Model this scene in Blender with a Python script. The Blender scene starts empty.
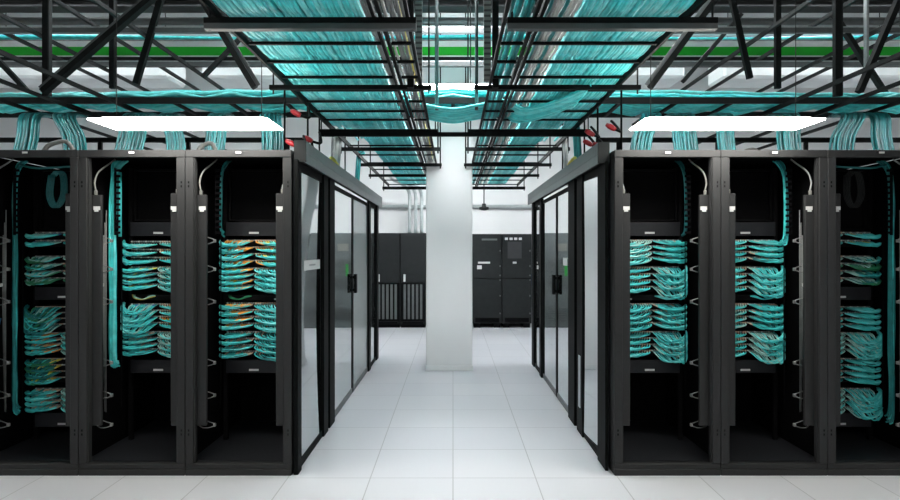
import bpy, math, random
from mathutils import Vector, Matrix
random.seed(7)
sc = bpy.context.scene
COL = sc.collection
F = 581.0; CH = 1.683; VX = 453.0; VY = 250.0

# ------------------------------------------------------------------ materials
def mat(name, col, rough=0.5, metal=0.0, var=0.0, scale=40.0, emit=None, estr=0.0, spec=0.5):
    m = bpy.data.materials.new(name); m.use_nodes = True
    nt = m.node_tree; b = nt.nodes['Principled BSDF']
    b.inputs['Base Color'].default_value = (*col, 1)
    b.inputs['Roughness'].default_value = rough
    b.inputs['Metallic'].default_value = metal
    b.inputs['Specular IOR Level'].default_value = spec
    if var:
        tc = nt.nodes.new('ShaderNodeTexCoord'); no = nt.nodes.new('ShaderNodeTexNoise')
        no.inputs['Scale'].default_value = scale; no.inputs['Detail'].default_value = 3
        cr = nt.nodes.new('ShaderNodeValToRGB')
        cr.color_ramp.elements[0].position = 0.3; cr.color_ramp.elements[1].position = 0.7
        cr.color_ramp.elements[0].color = (*[c * (1 - var) for c in col], 1)
        cr.color_ramp.elements[1].color = (*[min(1, c * (1 + var)) for c in col], 1)
        nt.links.new(tc.outputs['Object'], no.inputs['Vector'])
        nt.links.new(no.outputs['Fac'], cr.inputs['Fac'])
        nt.links.new(cr.outputs['Color'], b.inputs['Base Color'])
    if emit:
        b.inputs['Emission Color'].default_value = (*emit, 1)
        b.inputs['Emission Strength'].default_value = estr
    return m

M = {}
M['rack'] = mat('rack paint', (0.022, 0.0225, 0.023), 0.5, 0.0, 0.06, 30, spec=0.25)
M['rack_dark'] = mat('rack inside', (0.0035, 0.0035, 0.004), 0.65, 0, 0.1, spec=0.1)
M['void'] = mat('matte black', (0.002, 0.002, 0.0025), 0.8, 0, 0.1, spec=0.08)
M['panel'] = mat('blank panel', (0.014, 0.015, 0.018), 0.5, 0, 0.08, spec=0.25)
M['label'] = mat('white label', (0.55, 0.55, 0.54), 0.5, 0, 0.03)
M['black'] = mat('black strut', (0.004, 0.005, 0.005), 0.6, 0.0, 0.15, 25, spec=0.10)
M['strut'] = mat('dark strut', (0.010, 0.0115, 0.0115), 0.55, 0.0, 0.15, 20, spec=0.15)
M['galv'] = mat('galvanised steel', (0.30, 0.32, 0.32), 0.35, 0.7, 0.15, 25)
M['grey'] = mat('grey steel', (0.060, 0.066, 0.067), 0.4, 0.1, 0.1, 15)
M['trackgrey'] = mat('track cover', (0.20, 0.22, 0.215), 0.4, 0.1, 0.05, 15)
M['postblack'] = mat('post black', (0.004, 0.005, 0.005), 0.6, 0, 0.1, 20, spec=0.06)
M['teal'] = mat('teal cable', (0.055, 0.58, 0.58), 0.4, 0, 0.25, 14)
M['teal_l'] = mat('light teal cable', (0.15, 0.70, 0.69), 0.4, 0, 0.2, 14)
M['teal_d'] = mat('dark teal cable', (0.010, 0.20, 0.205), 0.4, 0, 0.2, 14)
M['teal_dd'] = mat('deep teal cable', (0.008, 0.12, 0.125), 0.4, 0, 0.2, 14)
M['teal_t'] = mat('tray teal cable', (0.085, 0.68, 0.69), 0.4, 0, 0.22, 14)  # both tray teals lightened in colour to make up for weak bounce light
M['teal_tl'] = mat('tray light teal cable', (0.22, 0.80, 0.80), 0.4, 0, 0.2, 14)
M['pale'] = mat('pale cable', (0.34, 0.60, 0.55), 0.45, 0, 0.15, 20)
M['white_c'] = mat('white cable', (0.52, 0.53, 0.50), 0.45, 0, 0.1, 20)
M['pale_g'] = mat('pale grey cord', (0.17, 0.17, 0.155), 0.45, 0, 0.1, 20)
M['grey_c'] = mat('grey cable', (0.22, 0.23, 0.23), 0.45, 0, 0.1, 20)
M['orange'] = mat('orange boot', (0.85, 0.33, 0.05), 0.45, 0, 0.15, 30)
M['yellow'] = mat('yellow boot', (0.75, 0.62, 0.08), 0.45, 0, 0.15, 30)
M['peach'] = mat('peach port', (0.62, 0.42, 0.30), 0.5, 0, 0.2, 60)
M['green_c'] = mat('green cable', (0.02, 0.22, 0.10), 0.45, 0, 0.2, 20)
M['blue'] = mat('blue plug', (0.03, 0.22, 0.60), 0.4, 0, 0.1, 20)
M['red'] = mat('red plug', (0.36, 0.015, 0.022), 0.4, 0, 0.15, 20)
M['silver'] = mat('silver ring', (0.30, 0.30, 0.29), 0.35, 0.5, 0.1, 30)
M['darkring'] = mat('ring clip', (0.20, 0.20, 0.20), 0.35, 0.3, 0.1, 30)
M['wall'] = mat('white wall paint', (0.72, 0.725, 0.725), 0.6, 0, 0.015, 3)
M['column'] = mat('white column paint', (0.66, 0.67, 0.67), 0.55, 0, 0.012, 3)
M['ceil'] = mat('ceiling deck', (0.42, 0.45, 0.45), 0.7, 0, 0.06, 4)
M['beam'] = mat('dark beam', (0.02, 0.022, 0.024), 0.6, 0, 0.1, 8)
M['green'] = mat('green stripe', (0.005, 0.42, 0.02), 0.5, 0, 0.06, 6)
M['cab'] = mat('cabinet black', (0.019, 0.021, 0.0215), 0.55, 0, 0.08, 10, spec=0.1)
M['cab2'] = mat('cabinet inset', (0.004, 0.0045, 0.005), 0.55, 0, 0.08, 10, spec=0.08)
M['slit'] = mat('louvre gap', (0.10, 0.11, 0.11), 0.5, 0.2, 0.1, 10)
M['cabgrey'] = mat('cabinet grey', (0.10, 0.115, 0.115), 0.45, 0, 0.06, 10)
M['duct'] = mat('white duct', (0.75, 0.77, 0.77), 0.5, 0, 0.05, 5)
M['pipe'] = mat('pale conduit', (0.42, 0.46, 0.46), 0.35, 0.3, 0.06, 12)
M['led'] = mat('green status lamp', (0.01, 0.22, 0.03), 0.4, 0, 0, 1, (0.1, 0.9, 0.15), 0.05)
M['lamp'] = mat('lamp diffuser', (0.9, 0.88, 0.82), 0.5, 0, 0, 1, (1.0, 0.965, 0.90), 13.5)
M['lamp_cool'] = mat('cool lamp diffuser', (0.85, 0.88, 0.92), 0.5, 0, 0, 1, (0.945, 0.975, 1.0), 34.0)
M['lamp_aisle_fill'] = mat('aisle fill lamp diffuser', (0.85, 0.88, 0.92), 0.5, 0, 0, 1, (0.96, 0.98, 1.0), 60.0)
M['lamphouse'] = mat('lamp housing', (0.55, 0.55, 0.52), 0.4, 0.1, 0.04, 10)

def mirror_glass(name, tint, refl, diff=0.0, diffcol=(0.5, 0.52, 0.52)):
    m = bpy.data.materials.new(name); m.use_nodes = True; nt = m.node_tree
    for n in list(nt.nodes):
        if n.type == 'BSDF_PRINCIPLED': nt.nodes.remove(n)
    out = nt.nodes['Material Output']
    g = nt.nodes.new('ShaderNodeBsdfGlossy'); g.inputs['Roughness'].default_value = 0.03
    g.inputs['Color'].default_value = (*tint, 1)
    t = nt.nodes.new('ShaderNodeBsdfTransparent'); t.inputs['Color'].default_value = (0.62, 0.66, 0.66, 1)
    mx = nt.nodes.new('ShaderNodeMixShader'); mx.inputs['Fac'].default_value = refl
    nt.links.new(t.outputs[0], mx.inputs[1]); nt.links.new(g.outputs[0], mx.inputs[2])
    last = mx
    if diff:
        d = nt.nodes.new('ShaderNodeBsdfDiffuse'); d.inputs['Color'].default_value = (*diffcol, 1)
        m2 = nt.nodes.new('ShaderNodeMixShader'); m2.inputs['Fac'].default_value = diff
        nt.links.new(last.outputs[0], m2.inputs[1]); nt.links.new(d.outputs[0], m2.inputs[2]); last = m2
    nt.links.new(last.outputs[0], out.inputs['Surface'])
    return m
M['glass'] = mirror_glass('reflective tinted glass', (0.76, 0.78, 0.78), 0.90)
M['glass_pale_refl'] = mirror_glass('painted reflection glass', (0.78, 0.80, 0.80), 0.75, 0.55, (0.42, 0.44, 0.44))  # diffuse grey paints in the pale reflection of one door leaf

def floor_mat():
    m = bpy.data.materials.new('white raised floor tiles'); m.use_nodes = True; nt = m.node_tree
    b = nt.nodes['Principled BSDF']; b.inputs['Roughness'].default_value = 0.30
    b.inputs['Specular IOR Level'].default_value = 0.45
    tc = nt.nodes.new('ShaderNodeTexCoord'); sx = nt.nodes.new('ShaderNodeSeparateXYZ')
    nt.links.new(tc.outputs['Object'], sx.inputs[0])
    def math_(op, a, bval=None, link=None):
        n = nt.nodes.new('ShaderNodeMath'); n.operation = op
        if hasattr(a, 'links'): nt.links.new(a, n.inputs[0])
        else: n.inputs[0].default_value = a
        if link is not None: nt.links.new(link, n.inputs[1])
        elif bval is not None: n.inputs[1].default_value = bval
        return n.outputs[0]
    T = 0.61; ds = []; ids = []
    for ax, off in (('X', 0.0), ('Y', 4.29)):
        p = math_('SUBTRACT', sx.outputs[ax], off)
        q = math_('DIVIDE', p, T)
        ids.append(math_('FLOOR', q))
        h = math_('ADD', q, 0.5)
        fr = math_('SUBTRACT', h, None, math_('FLOOR', h))
        ds.append(math_('ABSOLUTE', math_('SUBTRACT', fr, 0.5)))
    mn = math_('MINIMUM', ds[0], None, ds[1])
    line = math_('LESS_THAN', mn, 0.0065)
    cb = nt.nodes.new('ShaderNodeCombineXYZ'); nt.links.new(ids[0], cb.inputs[0]); nt.links.new(ids[1], cb.inputs[1])
    wn = nt.nodes.new('ShaderNodeTexWhiteNoise'); wn.noise_dimensions = '2D'; nt.links.new(cb.outputs[0], wn.inputs['Vector'])
    cr = nt.nodes.new('ShaderNodeValToRGB')
    cr.color_ramp.elements[0].color = (0.56, 0.567, 0.60, 1); cr.color_ramp.elements[1].color = (0.595, 0.60, 0.625, 1)
    nt.links.new(wn.outputs['Value'], cr.inputs['Fac'])
    mx = nt.nodes.new('ShaderNodeMix'); mx.data_type = 'RGBA'
    nt.links.new(line, mx.inputs['Factor']); nt.links.new(cr.outputs['Color'], mx.inputs['A'])
    mx.inputs['B'].default_value = (0.36, 0.365, 0.375, 1)
    nt.links.new(mx.outputs['Result'], b.inputs['Base Color'])
    return m
M['floor'] = floor_mat()

def perforated():
    m = mat('perforated strut', (0.26, 0.27, 0.265), 0.4, 0.5); nt = m.node_tree; b = nt.nodes['Principled BSDF']
    tc = nt.nodes.new('ShaderNodeTexCoord'); sx = nt.nodes.new('ShaderNodeSeparateXYZ')
    nt.links.new(tc.outputs['Object'], sx.inputs[0])
    n = nt.nodes.new('ShaderNodeMath'); n.operation = 'MULTIPLY'; n.inputs[1].default_value = 26.0
    nt.links.new(sx.outputs['Z'], n.inputs[0])
    f = nt.nodes.new('ShaderNodeMath'); f.operation = 'FRACT'; nt.links.new(n.outputs[0], f.inputs[0])
    l = nt.nodes.new('ShaderNodeMath'); l.operation = 'LESS_THAN'; l.inputs[1].default_value = 0.4
    nt.links.new(f.outputs[0], l.inputs[0])
    mx = nt.nodes.new('ShaderNodeMix'); mx.data_type = 'RGBA'
    mx.inputs['A'].default_value = (0.12, 0.125, 0.12, 1); mx.inputs['B'].default_value = (0.04, 0.04, 0.04, 1)
    nt.links.new(l.outputs[0], mx.inputs['Factor']); nt.links.new(mx.outputs['Result'], b.inputs['Base Color'])
    return m
M['perf'] = perforated()

# ------------------------------------------------------------------ mesh helper
class MB:
    def __init__(s): s.v = []; s.f = []; s.mi = []; s.sm = []; s.mats = []
    def m(s, name):
        if name not in s.mats: s.mats.append(name)
        return s.mats.index(name)
    def box(s, x0, x1, y0, y1, z0, z1, mt, c=0.0):
        k = s.m(mt)
        if x0 > x1: x0, x1 = x1, x0
        if y0 > y1: y0, y1 = y1, y0
        if z0 > z1: z0, z1 = z1, z0
        if c <= 0:
            b = len(s.v)
            s.v += [(x0, y0, z0), (x1, y0, z0), (x1, y1, z0), (x0, y1, z0), (x0, y0, z1), (x1, y0, z1), (x1, y1, z1), (x0, y1, z1)]
            for q in ((0, 3, 2, 1), (4, 5, 6, 7), (0, 1, 5, 4), (1, 2, 6, 5), (2, 3, 7, 6), (3, 0, 4, 7)):
                s.f.append(tuple(b + i for i in q)); s.mi.append(k); s.sm.append(False)
        else:   # chamfered vertical and horizontal edges: 24 vertices
            b = len(s.v); X = (x0, x1); Y = (y0, y1); Z = (z0, z1); idx = {}
            for ix in (0, 1):
                for iy in (0, 1):
                    for iz in (0, 1):
                        dx = c if ix == 0 else -c; dy = c if iy == 0 else -c; dz = c if iz == 0 else -c
                        for a, p in (('x', (X[ix], Y[iy] + dy, Z[iz] + dz)), ('y', (X[ix] + dx, Y[iy], Z[iz] + dz)), ('z', (X[ix] + dx, Y[iy] + dy, Z[iz]))):
                            idx[(a, ix, iy, iz)] = len(s.v); s.v.append(p)
            def add(*ks): s.f.append(tuple(idx[q] for q in ks)); s.mi.append(k); s.sm.append(False)
            for i in (0, 1):
                add(('x', i, 0, 0), ('x', i, 1, 0), ('x', i, 1, 1), ('x', i, 0, 1))
                add(('y', 0, i, 0), ('y', 1, i, 0), ('y', 1, i, 1), ('y', 0, i, 1))
                add(('z', 0, 0, i), ('z', 1, 0, i), ('z', 1, 1, i), ('z', 0, 1, i))
                for j in (0, 1):
                    add(('x', i, j, 0), ('x', i, j, 1), ('y', i, j, 1), ('y', i, j, 0))
                    add(('x', i, 0, j), ('x', i, 1, j), ('z', i, 1, j), ('z', i, 0, j))
                    add(('y', 0, i, j), ('y', 1, i, j), ('z', 1, i, j), ('z', 0, i, j))
                    for l in (0, 1): add(('x', i, j, l), ('y', i, j, l), ('z', i, j, l))
        return s
    def bar(s, a, b, w, h, mt, up=(0, 0, 1)):
        a = Vector(a); b = Vector(b); d = (b - a).normalized(); u = Vector(up)
        if abs(d.dot(u)) > 0.95: u = Vector((0, 1, 0))
        r = d.cross(u).normalized(); u = r.cross(d).normalized(); k = s.m(mt); n = len(s.v)
        for p in (a, b):
            for i, j in ((-1, -1), (1, -1), (1, 1), (-1, 1)): s.v.append(tuple(p + r * (i * w / 2) + u * (j * h / 2)))
        for q in ((0, 1, 2, 3), (7, 6, 5, 4), (0, 4, 5, 1), (1, 5, 6, 2), (2, 6, 7, 3), (3, 7, 4, 0)):
            s.f.append(tuple(n + i for i in q)); s.mi.append(k); s.sm.append(False)
        return s
    def tube(s, pts, r, mt, n=5, caps=True, closed=False):
        k = s.m(mt) if not isinstance(mt, (list, tuple)) else None
        pts = [Vector(p) for p in pts]; N = len(pts); b = len(s.v); up = None
        for i, p in enumerate(pts):
            if closed: d = pts[(i + 1) % N] - pts[i - 1]
            else: d = pts[min(i + 1, N - 1)] - pts[max(i - 1, 0)]
            if d.length < 1e-9: d = Vector((0, 0, 1))
            d.normalize()
            if up is None:
                up = Vector((0, 0, 1)) if abs(d.z) < 0.9 else Vector((1, 0, 0))
            u = up - d * up.dot(d)
            if u.length < 1e-5: u = d.orthogonal()
            u.normalize(); up = u; w = d.cross(u)
            rr = r[i] if isinstance(r, (list, tuple)) else r
            for j in range(n):
                t = 2 * math.pi * j / n
                s.v.append(tuple(p + u * (math.cos(t) * rr) + w * (math.sin(t) * rr)))
        for i in range(N if closed else N - 1):
            kk = k if k is not None else s.m(mt[min(i, len(mt) - 1)])
            i2 = (i + 1) % N
            for j in range(n):
                s.f.append((b + i * n + j, b + i * n + (j + 1) % n, b + i2 * n + (j + 1) % n, b + i2 * n + j)); s.mi.append(kk); s.sm.append(True)
        if caps and not closed:
            kk = k if k is not None else s.m(mt[0])
            s.f.append(tuple(b + j for j in range(n))[::-1]); s.mi.append(kk); s.sm.append(False)
            s.f.append(tuple(b + (N - 1) * n + j for j in range(n))); s.mi.append(kk); s.sm.append(False)
        return s
    def build(s, name, parent=None, loc=(0, 0, 0), rel=True):
        me = bpy.data.meshes.new(name); me.from_pydata(s.v, [], s.f)
        for q in s.mats: me.materials.append(M[q])
        me.polygons.foreach_set('material_index', s.mi); me.polygons.foreach_set('use_smooth', s.sm)
        me.update()
        o = bpy.data.objects.new(name, me); COL.objects.link(o); o.location = loc
        if parent is not None: o.parent = parent
        return o

def smooth(pts, k=4):
    P = [Vector(p) for p in pts]; out = []
    for i in range(len(P) - 1):
        p0 = P[max(i - 1, 0)]; p1 = P[i]; p2 = P[i + 1]; p3 = P[min(i + 2, len(P) - 1)]
        for j in range(k):
            t = j / k
            out.append(0.5 * ((2 * p1) + (p2 - p0) * t + (2 * p0 - 5 * p1 + 4 * p2 - p3) * t * t + (3 * p1 - p0 - 3 * p2 + p3) * t ** 3))
    out.append(P[-1]); return out

def tag(o, label=None, cat=None, group=None, kind=None):
    if label: o['label'] = label
    if cat: o['category'] = cat
    if group: o['group'] = group
    if kind: o['kind'] = kind
    return o
def thing(name, loc, label, cat, group=None):
    o = bpy.data.objects.new(name, None); COL.objects.link(o); o.location = loc
    o.empty_display_size = 0.1
    return tag(o, label, cat, group)
def struct(name, mb, loc=(0, 0, 0)):
    return tag(mb.build(name, None, loc), kind='structure')
def kids(o): return list(o.children)
def copy_tree(o, loc, label=None, parent=None):
    c = o.copy(); COL.objects.link(c)
    if parent is None: c.location = loc
    else: c.parent = parent
    if label: c['label'] = label
    for ch in kids(o): copy_tree(ch, None, None, c)
    return c
ORD = ['first', 'second', 'third', 'fourth', 'fifth', 'sixth', 'seventh', 'eighth', 'ninth', 'tenth']
R = random.Random(11)

# ------------------------------------------------------------------ setting
RX = 10.5; YB = 13.35; YF = -3.2; ZC = 6.2
struct('floor', MB().box(-RX, RX, YF, YB, -0.05, 0.0, 'floor'))
struct('wall_back', MB().box(-RX, RX, YB, YB + 0.1, 0, ZC, 'wall'))
struct('wall_front', MB().box(-RX, RX, YF - 0.1, YF, 0, ZC, 'wall'))
struct('wall_left', MB().box(-RX - 0.1, -RX, YF, YB, 0, ZC, 'wall'))
struct('wall_right', MB().box(RX, RX + 0.1, YF, YB, 0, ZC, 'wall'))
struct('ceiling', MB().box(-RX, RX, YF, YB, ZC, ZC + 0.1, 'ceil'))
cb = MB().box(-0.375, 0.27, 8.08, 8.72, 0.0, ZC, 'column', 0.012)
cb.box(-0.385, 0.28, 8.07, 8.73, 0.0, 0.075, 'column', 0.006)
struct('column', cb)
# structural beams under the deck
for i, (y, z, hh) in enumerate(((7.05, 4.60, 0.12), (4.3, 5.75, 0.3), (9.6, 5.75, 0.3))):
    b = MB()
    b.box(-RX + .02, RX - .02, y - 0.10, y + 0.10, z, z + 0.02, 'beam').box(-RX + .02, RX - .02, y - 0.012, y + 0.012, z + 0.02, z + hh - 0.02, 'beam').box(-RX + .02, RX - .02, y - 0.10, y + 0.10, z + hh - 0.02, z + hh, 'beam')
    struct('ceiling_beam', b)

# ------------------------------------------------------------------ server racks
PITCH = 0.795; Y0 = 4.33; RD = 1.1; RH = 2.43; HW = PITCH / 2 - 0.002
RACKS = {'L1': (-3.19, -1, 'rack at the left photo edge'), 'L2': (-2.395, -1, 'middle left rack'), 'L3': (-1.60, -1, 'rack beside left glass'),
         'R1': (1.60, 1, 'rack beside right glass'), 'R2': (2.395, 1, 'middle right rack'), 'R3': (3.19, 1, 'rack at the right photo edge')}
RLAB = {'L1': 'dark grey open server rack cut by the left photo edge, bright teal trunk inside', 'L2': 'dark grey open server rack, middle one of the left row',
        'L3': 'dark grey open server rack with orange-tipped cables beside the left glass wall', 'R1': 'dark grey open server rack beside the right glass wall',
        'R2': 'dark grey open server rack, middle one of the right row', 'R3': 'dark grey open server rack cut by the right photo edge'}
PW = 0.060
def make_rack(key):
    cx = RACKS[key][0]
    OX_ = RACKS[key][1] * 0.045
    r = thing('server_rack', (cx, Y0, 0), RLAB[key], 'server rack', 'open server racks')
    b = MB().box(-HW, HW, 0, 0.045, 0, 0.048, 'rack', 0.003).box(-HW, HW, 0.004, 0.05, 0.05, 0.088, 'rack', 0.003).box(-HW, HW, 0.055, RD, 0.0, 0.085, 'rack')
    b.build('base', r)
    MB().box(-HW, HW, 0, 0.05, 2.376, RH, 'rack', 0.003).build('header', r)
    lb = MB().box(-0.035, 0.035, -0.004, -0.001, 2.40, 2.418, 'panel').box(-0.018, 0.022, -0.006, -0.004, 2.402, 2.416, 'label')
    tag(lb.build('header_label', r), 'small white label on black plate')
    for s in (-1, 1):
        p = MB().box(s * HW, s * (HW - PW), 0, 0.05, 0.09, 2.374, 'rack', 0.003).box(s * (HW - PW), s * (HW - PW - 0.008), 0.012, 0.05, 0.09, 2.374, 'rack')
        p.build('post', r)
        for z in (0.30, 0.33, 2.18, 2.15):
            MB().box(s * (HW - 0.020), s * (HW - 0.030), -0.002, -0.0005, z, z + 0.016, 'void').build('screw_slot', r)
        MB().box(s * HW, s * (HW - 0.008), 0.055, RD, 0.09, 2.41, 'rack').box(s * (HW - .0082), s * (HW - 0.012), 0.055, RD, 0.09, 2.41, 'void').build('side_panel', r)
        MB().box(OX_ + s * 0.243, OX_ + s * 0.275, 0.53, 0.56, 0.095, 2.37, 'rack_dark').build('mounting_rail', r)
    MB().box(-HW + .013, HW - .013, 0.052, RD - .02, 0.089, 0.094, 'panel').build('floor_pan', r)
    MB().box(-HW + .013, HW - .013, RD - 0.015, RD, 0.09, 2.41, 'void').build('back_panel', r)
    MB().box(-HW, HW, 0.055, RD, 2.422, RH, 'rack').box(-HW + .013, HW - .013, 0.055, RD - .02, 2.415, 2.4218, 'void').build('top_panel', r)
    return r
for k in RACKS: make_rack(k)

def vz(v, d): return CH - (v - VY) * d / F

def power_strip(key, s, has_cable):
    cx, side, desc = RACKS[key]
    a0, a1 = 0.262, 0.336
    outer = 'outer' if s * cx > 0 else 'aisle side'
    t = thing('power_strip', (cx, Y0, 0), f'grey power strip, {"aisle" if s * cx < 0 else "outer"} side of the {desc}', 'power strip', 'vertical power strips')
    z1 = 2.10 if s == side else 2.11
    MB().box(s * a0, s * a1, 0.056, 0.085, 0.355, z1, 'rack', 0.004).build('housing', t)
    x = s * (a0 + 0.012)
    tag(MB().box(s * (a0 + .005), s * (a0 + .055), 0.052, 0.055, 1.985, 2.012, 'label').box(s * (a0 + .017), s * (a0 + .047), 0.050, 0.0525, 1.972, 1.984, 'label').build('label_sticker', t), 'white sticker')
    xp = s * (a0 + 0.047)
    MB().box(xp - 0.010, xp + 0.010, 0.060, 0.080, z1 + .001, z1 + 0.035, 'pale_g', 0.004).build('plug', t)
    if s == side:
        pts = smooth([(xp, 0.07, z1 + 0.036), (xp + s * 0.012, 0.075, z1 + 0.10), (xp - s * 0.004, 0.10, z1 + 0.18), (xp - s * 0.05, 0.16, z1 + 0.25), (xp - s * 0.07, 0.2, 2.39)], 5)
        tag(MB().tube(pts, 0.0065, 'grey_c' if not has_cable else 'pale_g', 7).build('power_cord', t), 'pale grey cord')
    else:
        pts = smooth([(xp, 0.07, z1 + 0.036), (xp + s * 0.01, 0.075, z1 + 0.08), (xp + s * 0.03, 0.10, z1 + 0.13)], 4)
        MB().tube(pts, 0.008, 'grey_c', 6).build('power_cord', t)
for k in RACKS:
    for s in (-1, 1): power_strip(k, s, k in ('L3', 'R1', 'L2'))

def blank_panel(key, va, vb, which):
    cx, side, desc = RACKS[key]
    z0, z1 = vz(vb, 4.83), vz(va, 4.83); cx = cx + side * 0.045
    t = thing('blank_panel', (cx, Y0 + 0.50, z0), f'dark blank panel with white label {which} the patch panels, {desc}', 'rack panel', 'blank rack panels')
    MB().box(-0.241, 0.241, 0, 0.012, 0, z1 - z0, 'panel', 0.002).build('faceplate', t)
    MB().box(-0.05, 0.03, -0.0025, -0.0005, 0.018, 0.034, 'label').build('white_label', t)
for k in ('L2', 'L3', 'R1', 'R2'):
    blank_panel(k, 222, 236, 'above'); blank_panel(k, 360, 373, 'below')
for k in ('L1', 'R3'):
    blank_panel(k, 287, 300, 'between'); blank_panel(k, 413, 427, 'below')

def chassis(key):
    cx, side, desc = RACKS[key]
    z0, z1 = (vz(221, 4.88), 2.36) if key not in ('L1', 'R3') else (vz(230, 4.88), 2.36); cx = cx + side * 0.045
    t = thing('network_chassis', (cx, Y0 + 0.55, z0), f'black network chassis at the top of the {desc}', 'network switch', 'black network chassis')
    MB().box(-0.225, 0.225, 0.03, 0.5, 0.002, z1 - z0, 'void').build('housing', t)
    bz = MB()
    h = z1 - z0
    for x in (-0.238, 0.222): bz.box(x, x + 0.016, 0, 0.03, 0, h, 'rack_dark')
    bz.box(-0.222, 0.222, 0, 0.03, 0, 0.014, 'rack_dark').box(-0.222, 0.222, 0, 0.03, h - 0.014, h, 'rack_dark')
    bz.build('bezel_frame', t)
for k in RACKS: chassis(k)

# cable manager, rings and vertical trunk
def manager(key):
    cx, side, desc = RACKS[key]; s = side
    t = thing('cable_manager', (cx, Y0, 0), f'black vertical cable manager with finger slots and rings, {desc}', 'cable manager', 'vertical cable managers')
    f = MB().box(s * 0.268, s * 0.271, 0.24, 0.27, 1.80, 2.33, 'void')
    for i in range(12):
        z = 1.81 + i * 0.0445
        f.box(s * 0.226, s * 0.2675, 0.240, 0.250, z, z + 0.019, 'void')
    MB().box(s * 0.262, s * 0.266, 0.33, 0.342, 0.42, 1.798, 'void').build('guide_post', t)
    f.build('finger_spine', t)
    for i, v in enumerate((240, 268, 300, 360, 392, 421)):
        z = vz(v, 4.55)
        # ring of bent wire, ends in the spine
        x0, x1 = s * 0.378, s * 0.232
        pts = smooth([(x0, 0.20, z + 0.02), (s * 0.33, 0.165, z + 0.024), (s * 0.27, 0.145, z + 0.014), (x1, 0.15, z - 0.006), (s * 0.27, 0.14, z - 0.026), (s * 0.33, 0.16, z - 0.034), (x0, 0.20, z - 0.03)], 4)
        rg = MB().tube(pts, 0.0042, 'darkring' if i % 2 else 'silver', 6)
        rg.build('ring', t)
        MB().box(s * 0.228, s * 0.244, 0.135, 0.160, z - 0.02, z + 0.004, 'silver' if i in (1, 3, 5) else 'darkring', 0.003).build('ring_clip', t)
    # inner status box and blue plug on the strip of the side wall
    MB().box(s * 0.345, s * 0.375, 0.20, 0.235, vz(285, 4.55) - .013, vz(285, 4.55) + .013, 'label', 0.003).build('tag_plate', t)
    MB().tube([(s * 0.36, 0.22, vz(322, 4.55) + 0.03), (s * 0.36, 0.20, vz(322, 4.55) - 0.03)], 0.012, 'blue' if key in ('L1', 'L2', 'R2') else 'teal_d', 6).build('plug', t)
    for j in range(3):
        x = s * (0.352 + 0.011 * j)
        MB().tube([(x, 0.27 + .01 * j, 0.4), (x, 0.27, 1.2), (x, 0.275, 2.0 - 0.1 * j)], 0.004, 'grey_c', 5).build('power_lead', t)
for k in RACKS: manager(k)

def trunk(key, zlo, n, bright, a0=0.296, spread=0.022):
    cx, side, desc = RACKS[key]; s = side
    b = MB()
    for i in range(n):
        ja = R.uniform(-spread, spread); jy = R.uniform(-0.02, 0.02)
        zl = zlo + R.uniform(0, 0.06)
        m = R.choice(bright)
        pts = [(s * (a0 - 0.05 + ja * 2.4), 0.33 + jy, 2.395), (s * (a0 - 0.025 + ja * 2), 0.31 + jy, 2.36), (s * (a0 - 0.008 + ja * 0.8), 0.29 + jy, 2.27)]
        z = 2.05
        while z > zl + 0.1:
            pts.append((s * (a0 + ja + R.uniform(-0.006, 0.006)), 0.285 + jy + R.uniform(-.004, .004), z)); z -= 0.24
        pts += [(s * (a0 + ja), 0.29 + jy, zl + 0.04), (s * (a0 - 0.02 + ja), 0.305 + jy, zl)]
        b.tube(smooth(pts, 3), 0.0062, m, 5)
    if key == 'L2':
        for i in range(6):
            xx = s * (0.248 + R.uniform(-.013, .013)); b.tube([(xx, 0.285, 2.3), (xx + .003, 0.28, 2.05), (xx, 0.285, 1.79)], 0.0062, 'teal', 5)
    o = b.build('vertical_cable_run', None, (cx, Y0, 0))
    tag(o, f'{"bright" if len(bright) > 2 and bright[1] != "teal_d" else "thin dark"} teal vertical cable run inside the {desc}', 'cables', 'vertical cable runs')
trunk('L1', 0.36, 15, ['teal_d', 'teal', 'teal_d'], 0.298, 0.016)
trunk('L2', 0.74, 24, ['teal', 'teal_l', 'teal'], 0.303, 0.024)
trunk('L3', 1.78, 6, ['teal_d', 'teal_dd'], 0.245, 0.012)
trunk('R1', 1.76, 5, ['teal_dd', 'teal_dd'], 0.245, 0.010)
trunk('R2', 1.72, 9, ['teal', 'teal_d'], 0.250, 0.012)
trunk('R3', 0.30, 15, ['teal_d', 'teal', 'teal_d'], 0.298, 0.016)

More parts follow.
